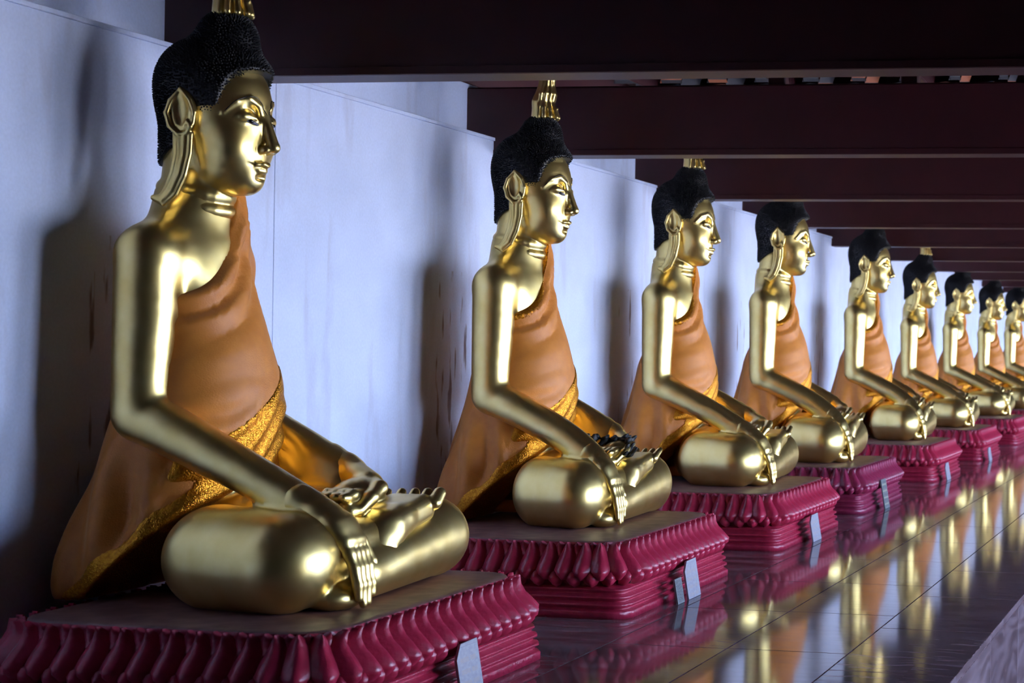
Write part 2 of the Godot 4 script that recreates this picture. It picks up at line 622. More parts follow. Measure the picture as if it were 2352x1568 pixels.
# a thin painted line lying on the face
func brow_line(s: float) -> ArrayMesh:
	var knots := [V(0.150, 1.070, 0.010 * s), V(0.145, 1.096, 0.018 * s), V(0.135, 1.108, 0.034 * s), V(0.120, 1.106, 0.056 * s), V(0.100, 1.088, 0.080 * s), V(0.085, 1.066, 0.092 * s)]
	var c := Curve3D.new()
	for i in knots.size():
		var t: Vector3 = (knots[mini(i + 1, knots.size() - 1)] - knots[maxi(i - 1, 0)]) / 6.0
		c.add_point(knots[i], -t, t)
	var pts := []
	for i in 25:
		var p := c.sample_baked(c.get_baked_length() * i / 24.0)
		for k in 6:
			var g := head_field.slope(p)
			p -= g * (head_field.sample(p) / maxf(g.length_squared(), 0.05)) * 0.8
		pts.append(p)
	var rows := []
	for i in pts.size():
		var t: Vector3 = (pts[mini(i + 1, pts.size() - 1)] - pts[maxi(i - 1, 0)]).normalized()
		var n: Vector3 = head_field.slope(pts[i]).normalized()
		var b := t.cross(n).normalized()
		var row := []
		var r := 0.0011 * (1.0 if i > 0 and i < pts.size() - 1 else 0.1)
		for k in 6:
			row.append(pts[i] + n * r * cos(TAU * k / 6.0) + b * r * sin(TAU * k / 6.0))
		rows.append(row)
	return mesh_of(grid_mesh(rows, true))

func hairline(x: float) -> float:
	var px := [-0.20, -0.135, -0.10, -0.06, -0.03, 0.0, 0.023, 0.049, 0.067, 0.075, 0.084, 0.099, 0.125, 0.20]
	var py := [0.925, 0.932, 0.958, 0.985, 1.0, 1.013, 1.028, 1.053, 1.083, 1.114, 1.140, 1.157, 1.166, 1.175]
	for i in px.size() - 1:
		if x < px[i + 1]:
			return lerpf(py[i], py[i + 1], clampf((x - px[i]) / (px[i + 1] - px[i]), 0.0, 1.0))
	return 1.17

func make_hair() -> Array:
	var f := Field.new(V(-0.165, 0.90, -0.13), V(0.165, 1.34, 0.13), 0.0048)
	f.ell(V(0.007, 1.118, 0), V(0.136, 0.124, 0.105), 0.01)
	f.cap(V(-0.036, 1.14, 0), V(-0.042, 0.965, 0), 0.082, 0.076, 0.02)
	f.ell(V(-0.028, 1.145, 0), V(0.092, 0.096, 0.094), 0.02)
	f.ell(V(0.030, 1.235, 0), V(0.066, 0.070, 0.064), 0.028)
	for s in [-1.0, 1.0]:
		f.ell(V(-0.006, 1.060, 0.125 * s), V(0.036, 0.055, 0.024), 0.006, 1)
	f.keep(func(p: Vector3) -> float: return hairline(p.x) - p.y, 0.006)
	return f.surf()

func make_ear() -> Array:
	# right ear, at z = +0.1; the left one is its mirror image
	var f := Field.new(V(-0.09, 0.84, 0.06), V(0.045, 1.13, 0.15), 0.0030)
	f.ell(V(-0.006, 1.062, 0.094), V(0.030, 0.050, 0.016), 0.006)
	f.cap(V(-0.006, 1.09, 0.094), V(-0.010, 1.110, 0.096), 0.014, 0.004, 0.008)
	f.ell(V(-0.007, 1.062, 0.112), V(0.020, 0.036, 0.015), 0.004, 1)
	f.chain([V(0.020, 1.035, 0.102), V(0.025, 1.060, 0.104), V(0.016, 1.086, 0.106), V(-0.009, 1.112, 0.104), V(-0.030, 1.085, 0.108), V(-0.038, 1.058, 0.110), V(-0.030, 1.030, 0.109), V(-0.012, 1.012, 0.106), V(0.008, 1.014, 0.104)], [0.005, 0.005, 0.005, 0.004, 0.0055, 0.006, 0.006, 0.006, 0.005], 0.003)
	f.chain([V(0.010, 1.016, 0.104), V(0.018, 1.028, 0.106), V(0.010, 1.040, 0.106), V(0.003, 1.032, 0.106)], [0.005, 0.005, 0.004, 0.003], 0.003)
	var mid := [V(-0.004, 1.014, 0.098), V(-0.004, 0.969, 0.099), V(-0.012, 0.925, 0.102), V(-0.026, 0.888, 0.106), V(-0.046, 0.867, 0.108), V(-0.068, 0.872, 0.108)]
	var across := [V(1, 0, 0), V(1, 0.05, 0), V(0.95, -0.25, 0), V(0.75, -0.65, 0), V(0.3, -0.95, 0), V(-0.2, -0.9, 0)]
	var half := [0.023, 0.021, 0.019, 0.017, 0.013, 0.004]
	for j in 4:
		var s := (j - 1.5) / 1.5
		var pts := []
		for i in mid.size():
			pts.append(mid[i] + across[i].normalized() * s * half[i] * 0.8 + V(0, 0, 0.004 - 0.003 * s * s))
		f.chain(pts, [0.0062, 0.0060, 0.0058, 0.0055, 0.005, 0.0035], 0.0012)
	f.chain([mid[0] - V(0, 0, 0.008), mid[2] - V(0, 0, 0.004), mid[4]], [0.012, 0.011, 0.008], 0.003)
	return f.surf()

func make_flame() -> Array:
	var f := Field.new(V(-0.03, 1.26, -0.06), V(0.10, 1.49, 0.06), 0.0034)
	f.cap(V(0.032, 1.27, 0), V(0.034, 1.345, 0), 0.037, 0.033, 0.01)
	f.cap(V(0.034, 1.345, 0), V(0.046, 1.42, 0), 0.033, 0.021, 0.01)
	f.cap(V(0.046, 1.42, 0), V(0.055, 1.475, 0), 0.021, 0.006, 0.01)
	for s in [-1.0, 1.0]:
		for j in 4:
			var a: float = deg_to_rad(8.0 + 26.0 * j) * s
			var dir := V(cos(a), 0, sin(a))
			f.chain([V(0.033, 1.296, 0) + dir * (0.040 + 0.004 * (3 - j)), V(0.034, 1.318 + 0.004 * j, 0) + dir * (0.043 - 0.002 * j), V(0.036, 1.352, 0) + dir * 0.032], [0.0075, 0.007, 0.0045], 0.003)
			f.chain([V(0.037, 1.352, 0) + dir * 0.033, V(0.040, 1.372, 0) + dir * 0.034, V(0.045, 1.405, 0) + dir * 0.024], [0.006, 0.0065, 0.004], 0.003)
			f.chain([V(0.045, 1.403, 0) + dir * 0.025, V(0.047, 1.42, 0) + dir * 0.024, V(0.052, 1.455, 0) + dir * 0.012], [0.005, 0.005, 0.003], 0.003)
	f.chain([V(0.074, 1.312, 0), V(0.084, 1.326, 0)], [0.009, 0.004], 0.004)
	return f.surf()

# cloth over the left shoulder, the chest and the hips, without cuts
func robe_field(lo: Vector3, hi: Vector3, cell: float) -> Field:
	var f := Field.new(lo, hi, cell)
	f.ell(V(-0.020, 0.60, 0), V(0.107, 0.225, 0.142), 0.02)
	f.ell(V(0.004, 0.42, 0), V(0.138, 0.24, 0.160), 0.06)
	f.cap(V(-0.036, 0.870, -0.020), V(-0.040, 0.80, -0.030), 0.086, 0.092, 0.02)
	f.cap(V(-0.040, 0.80, -0.035), V(-0.052, 0.765, -0.10), 0.082, 0.066, 0.04)
	f.cap(V(-0.056, 0.745, -0.09), V(-0.064, 0.728, -0.128), 0.070, 0.069, 0.04)
	f.cap(V(-0.066, 0.728, -0.135), V(-0.066, 0.40, -0.175), 0.068, 0.070, 0.03)
	f.cap(V(-0.05, 0.41, -0.180), V(-0.02, 0.37, -0.165), 0.066, 0.060, 0.03)
	# the skirt spreading behind, flat against the wall
	f.cap(V(-0.03, 0.42, 0.03), V(-0.075, 0.05, 0.085), 0.140, 0.175, 0.06)
	f.cap(V(-0.03, 0.42, -0.03), V(-0.075, 0.05, -0.085), 0.140, 0.175, 0.06)
	f.cap(V(-0.09, 0.36, 0.05), V(-0.155, 0.0, 0.125), 0.06, 0.095, 0.06)
	f.cap(V(-0.09, 0.36, -0.05), V(-0.155, 0.0, -0.125), 0.06, 0.095, 0.06)
	f.cap(V(-0.09, 0.30, 0.0), V(-0.155, 0.0, 0.0), 0.07, 0.095, 0.06)
	return f

func neckline(z: float) -> float:
	return 0.62 + 0.19 * exp(-maxf(z, -0.08) / 0.085)

func robe_cut(p: Vector3) -> float:
	var top := (p.y - neckline(p.z)) * 0.75
	var hem := (0.13 + 0.98 * p.x - p.y) * 0.7 if p.x < 0.13 else 0.257 - p.y
	if p.z < 0.0:
		hem = minf(hem, 0.01 - p.y) if p.x < 0.1 else hem
	return maxf(maxf(maxf(top, hem), -p.y), -0.236 - p.x)

func folds(p: Vector3) -> float:
	var out := 0.0
	# gathers running from the left shoulder to the right armpit
	var run := (neckline(p.z + 0.012) - neckline(p.z - 0.012)) / 0.024
	var s := (neckline(p.z) - p.y) * 1.38 / sqrt(1.0 + run * run)
	if p.y > 0.40 and p.x > -0.08:
		var fade := smoothstep(0.40, 0.50, p.y) * smoothstep(-0.08, 0.02, p.x) * smoothstep(-0.10, -0.03, p.z)
		var w := s + 0.10 * (p.z + 0.05)
		out -= fade * 0.0060 * exp(-pow((w - 0.014) / 0.010, 2.0))
		out += fade * 0.0090 * exp(-pow((w - 0.036) / 0.013, 2.0))
		out -= fade * 0.0080 * exp(-pow((w - 0.060 - 0.10 * p.z) / 0.009, 2.0))
		out += fade * 0.0080 * exp(-pow((w - 0.082 - 0.15 * p.z) / 0.014, 2.0))
		out -= fade * 0.0080 * exp(-pow((w - 0.110 - 0.30 * p.z) / 0.011, 2.0)) * smoothstep(0.16, 0.02, p.z)
		out += fade * 0.0035 * exp(-pow((w - 0.150 - 0.40 * p.z) / 0.022, 2.0))
		out -= fade * 0.0025 * exp(-pow((w - 0.195 - 0.55 * p.z) / 0.014, 2.0)) * smoothstep(-0.10, 0.02, p.z)
		out -= fade * 0.0025 * exp(-pow((w - 0.250 - 0.55 * p.z) / 0.012, 2.0)) * smoothstep(-0.04, 0.06, p.z)
	# creases of the border over the belly
	if p.y < 0.46 and p.x > 0.02:
		var u := p.y + 0.72 * p.z
		out += 0.0045 * smoothstep(0.46, 0.40, p.y) * sin((u - 0.1 * p.y) * 95.0 + 2.0 * sin(p.z * 25.0))
	# hanging pleats at the hips and behind
	if p.y < 0.46 and p.x < 0.06:
		var low := smoothstep(0.46, 0.15, p.y) * smoothstep(0.06, -0.02, p.x)
		var a := atan2(p.z, -p.x - 0.02)
		var hem := smoothstep(0.0, 0.09, p.y - 0.13 - 0.98 * p.x)
		out += low * hem * (0.013 * sin(a * 7.0 + 0.4) + 0.006 * sin(a * 15.0 + p.y * 7.0))
		if p.z > 0.05:
			out += low * hem * 0.009 * sin(p.x * 62.0 + p.y * 9.0) * smoothstep(0.05, 0.12, p.z)
	return out

func drape(a: Array) -> Array:
	var vs: PackedVector3Array = a[0]
	var ns: PackedVector3Array = a[1]
	for i in vs.size():
		vs[i] += ns[i] * folds(vs[i])
	return [vs, face_normals(vs, a[2]), a[2]]

func make_robe() -> Array:
	var lo := V(-0.40, -0.02, -0.36)
	var hi := V(0.20, 0.95, 0.34)
	var f := robe_field(lo, hi, 0.0095)
	f.keep(robe_cut, 0.006)
	var cloth := drape(f.surf())
	# woven gold border: over the belly, and along the hem at the hip
	var g := robe_field(V(-0.36, -0.02, -0.30), V(0.19, 0.60, 0.34), 0.008)
	g.grow(0.0035)
	g.keep(func(p: Vector3) -> float:
		var front := maxf(maxf((p.y - (0.428 - 0.70 * p.z)) * 0.8, 0.03 - p.x), 0.252 - p.y)
		var line := p.y - (0.13 + 0.98 * p.x)
		var hip := maxf(maxf((line - 0.048) * 0.7, (-0.003 - line) * 0.7), maxf(maxf(p.x - 0.14, -0.238 - p.x), maxf(0.02 - p.z, -p.y)))
		return minf(front, hip), 0.004)
	var border := drape(g.surf())
	var e := robe_field(V(-0.10, 0.60, -0.10), V(0.13, 0.96, 0.20), 0.006)
	e.grow(0.003)
	e.keep(func(p: Vector3) -> float:
		var line := neckline(p.z) - p.y
		return maxf(maxf(-0.002 - line, line - 0.020) * 0.6, -0.02 - p.x), 0.003)
	return [seated(cloth), seated(border), drape(e.surf())]

# the slightly uneven surface of hand-finished gilding
func uneven(a: Array, amount: float) -> Array:
	var n := noise(9.0, 15, 2)
	var m := noise(38.0, 16, 2)
	var vs: PackedVector3Array = a[0]
	var ns: PackedVector3Array = a[1]
	for i in vs.size():
		var p := vs[i]
		var e := V(n.get_noise_3dv(p), n.get_noise_3d(p.x + 7.0, p.y, p.z), n.get_noise_3d(p.x, p.y + 9.0, p.z))
		e += 0.6 * V(m.get_noise_3dv(p), m.get_noise_3d(p.x + 7.0, p.y, p.z), m.get_noise_3d(p.x, p.y + 9.0, p.z))
		ns[i] = (ns[i] + e * amount).normalized()
	return [vs, ns, a[2]]

# nothing reaches below the seat
func seated(a: Array) -> Array:
	var vs: PackedVector3Array = a[0]
	for i in vs.size():
		vs[i].y = maxf(vs[i].y, 0.0006)
		vs[i].x = maxf(vs[i].x, -0.240)
	return [vs, a[1], a[2]]

func bend(a: Array, legs: float, up: float, keep_normals := false) -> Array:
	# a figure of slightly different build: legs reaching less far forward, knees a little lower or higher
	var vs: PackedVector3Array = a[0].duplicate()
	for i in vs.size():
		var p := vs[i]
		var low := smoothstep(0.36, 0.18, p.y)
		if p.x > 0.05:
			p.x = lerpf(p.x, 0.05 + (p.x - 0.05) * legs, low)
		p.z *= lerpf(1.0, up, low)
		vs[i] = p
	return [vs, a[1] if keep_normals else face_normals(vs, a[2]), a[2]]

# ---------------------------------------------------------------- pedestals
func rounded_path(hx: float, hz: float, r: float, n: int) -> Array:
	# n points evenly spaced round a rectangle with rounded corners: [point, outward normal]
	var straight_x := 2.0 * (hx - r)
	var straight_z := 2.0 * (hz - r)
	var arc := PI * 0.5 * r
	var total := 2.0 * (straight_x + straight_z) + 4.0 * arc
	var out := []
	for i in n:
		var s: float = total * i / n
		var legs := [[V(hx, 0, hz - r), V(0, 0, -1), straight_z, V(1, 0, 0)], [V(hx - r, 0, -hz), V(-1, 0, 0), straight_x, V(0, 0, -1)], [V(-hx, 0, -hz + r), V(0, 0, 1), straight_z, V(-1, 0, 0)], [V(-hx + r, 0, hz), V(1, 0, 0), straight_x, V(0, 0, 1)]]
		for k in 4:
			var l = legs[k]
			if s < l[2]:
				out.append([l[0] + l[1] * s, l[3]])
				break
			s -= l[2]
			if s < arc:
				var c: Vector3 = l[0] + l[1] * l[2] - l[3] * r
				var a: float = s / r
				var nn: Vector3 = l[3] * cos(a) + l[1] * sin(a)
				out.append([c + nn * r, nn])
				break
			s -= arc
	return out

func petal_mesh(profile: Array, widths: Array, ridge: float) -> ArrayMesh:
	# x is outward, z runs along the edge
	var rows := []
	for i in profile.size():
		var p: Vector2 = profile[i]
		var row := []
		for j in 5:
			var t := (j - 2) / 2.0
			var w: float = widths[i]
			row.append(V(p.x + ridge * (1.0 - absf(t)) * minf(1.0, w / 0.03) - 0.012 * t * t, p.y, 0.5 * w * t))
		rows.append(row)
	return mesh_of(grid_mesh(rows))

var pedestal_meshes := {}

func make_pedestal(called_label: String, group: String, hx: float, hz: float, paint: Material) -> Node3D:
	var t := thing("lotus_pedestal", called_label, "pedestal", group)
	var key := "%.3f %.3f" % [hx, hz]
	if not pedestal_meshes.has(key):
		var ring := rounded_path(hx, hz, 0.14, 96)
		var foot := rounded_path(hx, hz, 0.055, 96)
		var prof := [[-0.02, 0.0], [0.0, 0.0], [0.0, 0.018], [-0.004, 0.022], [-0.014, 0.024], [-0.014, 0.029], [-0.004, 0.034], [-0.004, 0.042], [-0.018, 0.045], [-0.018, 0.050], [-0.008, 0.055], [-0.008, 0.062], [-0.022, 0.066], [-0.022, 0.072], [-0.014, 0.077], [-0.016, 0.083], [-0.034, 0.088], [-0.024, 0.105], [-0.016, 0.122], [-0.022, 0.135], [-0.042, 0.16], [-0.052, 0.18], [-0.052, 0.200], [-0.054, 0.206]]
		var rows := []
		for q in prof:
			var row := []
			for e in (foot if q[1] < 0.086 else ring):
				row.append(e[0] + e[1] * q[0] + V(0, q[1], 0))
			rows.append(row)
		var core := grid_mesh(rows, true)
		var rows2 := []
		for q in [[-0.054, 0.206], [-0.058, 0.2095], [-0.07, 0.210], [-0.10, 0.210]]:
			var row := []
			for e in ring:
				row.append(e[0] + e[1] * q[0] + V(0, q[1], 0))
			rows2.append(row)
		var mid := []
		for e in ring:
			mid.append(V(0, 0.210, 0))
		rows2.append(mid)
		pedestal_meshes[key] = [mesh_of(core), mesh_of(grid_mesh(rows2, true)), rounded_path(hx, hz, 0.14, 62)]
	if not pedestal_meshes.has("up"):
		pedestal_meshes.up = petal_mesh([Vector2(-0.004, 0.106), Vector2(0.010, 0.120), Vector2(0.012, 0.134), Vector2(-0.004, 0.152), Vector2(-0.022, 0.170), Vector2(-0.031, 0.186), Vector2(-0.030, 0.200), Vector2(-0.024, 0.2085)], [0.026, 0.046, 0.052, 0.052, 0.047, 0.038, 0.022, 0.003], 0.012)
		pedestal_meshes.back = petal_mesh([Vector2(-0.036, 0.150), Vector2(-0.042, 0.175), Vector2(-0.042, 0.192), Vector2(-0.037, 0.202), Vector2(-0.033, 0.2085)], [0.05, 0.05, 0.04, 0.02, 0.003], 0.007)
		pedestal_meshes.down = petal_mesh([Vector2(-0.020, 0.084), Vector2(-0.008, 0.092), Vector2(0.002, 0.104), Vector2(0.004, 0.116), Vector2(-0.002, 0.127), Vector2(-0.012, 0.134)], [0.006, 0.030, 0.044, 0.046, 0.034, 0.010], 0.012)
	var set_: Array = pedestal_meshes[key]
	part("base", set_[0], paint, t)
	var topm := part("top", set_[1], M.dusty, t)
	topm.set_meta("label", "flat dusty brown top of the pedestal")
	var pts: Array = set_[2]
	for i in pts.size():
		var p: Vector3 = pts[i][0]
		var n: Vector3 = pts[i][1]
		var b := Basis(n, Vector3.UP, n.cross(Vector3.UP))
		part("petal", pedestal_meshes.up, paint, t, p, b)
		var j := (i + 1) % pts.size()
		var p2: Vector3 = (pts[i][0] + pts[j][0]) * 0.5
		var n2: Vector3 = (pts[i][1] + pts[j][1]).normalized()
		var b2 := Basis(n2, Vector3.UP, n2.cross(Vector3.UP))
		part("lower_petal", pedestal_meshes.down, paint, t, p2, b2)
		part("back_petal", pedestal_meshes.back, paint, t, p2, b2)
	return t

# ---------------------------------------------------------------- small things
func card_material(k: int, w: int, hh: int, dark: bool, bars := false) -> StandardMaterial3D:
	var im := Image.create(w, hh, false, Image.FORMAT_RGB8)
	var rng := RandomNumberGenerator.new()
	rng.seed = 900 + k
	var n := noise(0.06, 90 + k, 4)
	for y in hh:
		for x in w:
			var v := n.get_noise_2d(x, y)
			var c := Color(0.55, 0.55, 0.58) if not dark else Color(0.38, 0.41, 0.41)
			c = Color(c.r + 0.06 * v, c.g + 0.06 * v, c.b + 0.05 * v)
			im.set_pixel(x, y, c)
	if dark:
		for y in range(8, hh - 8):
			for x in range(6, w - 6):
				var v := n.get_noise_2d(x * 2.0 + 400.0, y * 2.0)
				if v > 0.0:
					im.set_pixel(x, y, Color(0.16, 0.18, 0.20).lerp(Color(0.4, 0.42, 0.44), clampf(v, 0.0, 1.0)))
	else:
		im.fill_rect(Rect2i(2, int(hh * 0.07), w - 4, 1), Color(0.40, 0.40, 0.46))
		var y := int(hh * 0.26)
		while y < hh - 12:
			# two columns of tan lettering, too worn to read
			for col in 2:
				var x0 := int(w * (0.14 if col == 0 else 0.60))
				var x1 := int(w * (0.52 if col == 0 else 0.86))
				for yy in range(y, y + int(hh * 0.085)):
					for x in range(x0, x1):
						if rng.randf() < 0.62:
							im.set_pixel(x, yy, Color(0.60, 0.55, 0.52))
			y += int(hh * 0.20)
		for i in 40:
			im.set_pixel(rng.randi_range(int(w * 0.5), w - 3), rng.randi_range(2, hh - 3), Color(0.28, 0.28, 0.34))
	if bars:
		for i in 4:
			im.fill_rect(Rect2i(4, int(hh * (0.16 + 0.22 * i)), w - 8, int(hh * 0.06)), Color(0.55, 0.55, 0.47))
	var m := mat(Color(1, 1, 1), 0.4)
	m.albedo_texture = ImageTexture.create_from_image(im)
	return m

# a small tile with a clipped corner leaning on a pedestal; local x outward, z along the edge, y up
func lean_card(label: String, at: Vector3, w: float, hh: float, lean: float, clipped: bool, m: StandardMaterial3D) -> void:
	var t := thing("donor_plaque", label, "plaque", "donor plaques leaning on the pedestals")
	var st := SurfaceTool.new()
	st.begin(Mesh.PRIMITIVE_TRIANGLES)
	st.set_smooth_group(-1)
	var out := [Vector2(0, 0), Vector2(w, 0), Vector2(w, hh)]
	if clipped:
		out.append_array([Vector2(w * 0.25, hh * 0.985), Vector2(0, hh * 0.74)])
	else:
		out.append(Vector2(0, hh))
	var th := 0.006
	var n := out.size()
	for side in 2:
		var dx := th if side == 0 else 0.0
		for i in range(1, n - 1):
			for j in ([0, i + 1, i] if side == 1 else [0, i, i + 1]):
				var q: Vector2 = out[j]
				st.set_uv(Vector2(q.x / w, 1.0 - q.y / hh))
				st.add_vertex(V(dx, q.y, -q.x))
	for i in n:
		var a: Vector2 = out[i]
		var b: Vector2 = out[(i + 1) % n]
		for q in [V(0, a.y, -a.x), V(th, b.y, -b.x), V(th, a.y, -a.x), V(0, a.y, -a.x), V(0, b.y, -b.x), V(th, b.y, -b.x)]:
			st.set_uv(Vector2(0.02, 0.02))
			st.add_vertex(q)
	st.generate_normals()
	part("slab", st.commit(), m, t)
	t.position = at
	t.rotation.z = lean

func make_garland(label: String) -> Node3D:
	# a withered blackened garland lying over the wrist
	var t := thing("withered_garland", label, "garland")
	var f := Field.new(V(0.16, 0.15, -0.22), V(0.46, 0.33, 0.08), 0.0048)
	var rng := RandomNumberGenerator.new()
	rng.seed = 77
	var path := [V(0.215, 0.262, 0.020), V(0.245, 0.258, -0.01), V(0.285, 0.262, -0.05), V(0.33, 0.262, -0.075), V(0.375, 0.246, -0.05), V(0.405, 0.232, 0.0)]
	for i in path.size() - 1:
		for j in 13:
			var p: Vector3 = path[i].lerp(path[i + 1], j / 13.0)
			var e := V(rng.randf_range(-1, 1), rng.randf_range(-0.6, 1.0), rng.randf_range(-1, 1)) * 0.022
			f.ell(p + e, V(rng.randf_range(0.007, 0.016), rng.randf_range(0.005, 0.011), rng.randf_range(0.009, 0.019)), 0.004, 0, Basis.from_euler(V(rng.randf() * 3.0, rng.randf() * 3.0, 0)))
	var m := mat(Color(0.075, 0.075, 0.06), 0.6)
	part("flowers", mesh_of(bend(f.surf(), 0.78, 0.95)), m, t)
	var c := CylinderMesh.new()
	c.top_radius = 0.0006
	c.bottom_radius = 0.0012
	c.height = 0.06
	c.radial_segments = 6
	part("stalk", c, m, t, V(0.30, 0.285, -0.07), Basis.from_euler(V(0.5, 0.2, -0.9)))
	return t

# ---------------------------------------------------------------- scene
func _ready() -> void:
	# camera
	var cam := Camera3D.new()
	cam.name = "camera"
	var focal := 3800.0
	var yaw := atan(0.165)
	var roll := 0.0157
	var at := CameraAttributesPhysical.new()
	at.frustum_near = 0.05
	at.frustum_far = 200.0
	at.frustum_focal_length = 55.0
	at.frustum_focus_distance = 4.6
	at.exposure_aperture = 7.5
	cam.attributes = at
	cam.projection = Camera3D.PROJECTION_FRUSTUM
	cam.near = 0.05
	cam.far = 200.0
	cam.size = 1568.0 / focal * cam.near
	# the lens is shifted: its axis meets the picture right of the middle
	var off := Vector2(2188.08 - 1176.0, 798.16 - 784.0)
	cam.frustum_offset = Vector2(-off.x, off.y) / focal * cam.near
	cam.position = V(2.5, 0.774, 0)
	cam.basis = Basis(Vector3.UP, yaw) * Basis(Vector3.BACK, roll)
	add_child(cam)
	cam.current = true

	# sky, sun, exposure
	var env := Environment.new()
	env.background_mode = Environment.BG_SKY
	var sky := Sky.new()
	var sm := ProceduralSkyMaterial.new()
	sm.sky_top_color = Color(0.50, 0.63, 0.92)
	sm.sky_horizon_color = Color(0.78, 0.86, 1.0)
	sm.ground_bottom_color = Color(0.4, 0.4, 0.4)
	sm.ground_horizon_color = Color(0.75, 0.76, 0.78)
	sm.energy_multiplier = 36.0
	sky.sky_material = sm
	env.sky = sky
	env.tonemap_mode = Environment.TONE_MAPPER_LINEAR
	env.tonemap_exposure = 1.0
	env.sdfgi_enabled = true
	env.ssao_enabled = true
	env.ssil_enabled = true
	var we := WorldEnvironment.new()
	we.name = "environment"
	we.environment = env
	add_child(we)
	var sun := DirectionalLight3D.new()
	sun.name = "sun"
	sun.light_energy = 19.0
	sun.light_color = Color(1.0, 0.96, 0.90)
	sun.light_angular_distance = 0.5
	sun.shadow_enabled = true
	sun.basis = Basis.looking_at(V(0.35, -1.0, -0.15), Vector3.UP)
	add_child(sun)

	make_materials()
	build_hall()
	build_statues()

func wall_panel(z0: float, z1: float, y0: float, y1: float, x: float) -> ArrayMesh:
	var m := bev_box(V(x - 0.4, y0, z0), V(x, y1, z1), 0.0015)
	var a := m.surface_get_arrays(0)
	var vs: PackedVector3Array = a[Mesh.ARRAY_VERTEX]
	var uv := PackedVector2Array()
	for p in vs:
		uv.append(Vector2((-p.z - 3.4) / (3.0 * T0), 1.0 - p.y / 1.75))
	a[Mesh.ARRAY_TEX_UV] = uv
	var out := ArrayMesh.new()
	out.add_surface_from_arrays(Mesh.PRIMITIVE_TRIANGLES, a)
	return out

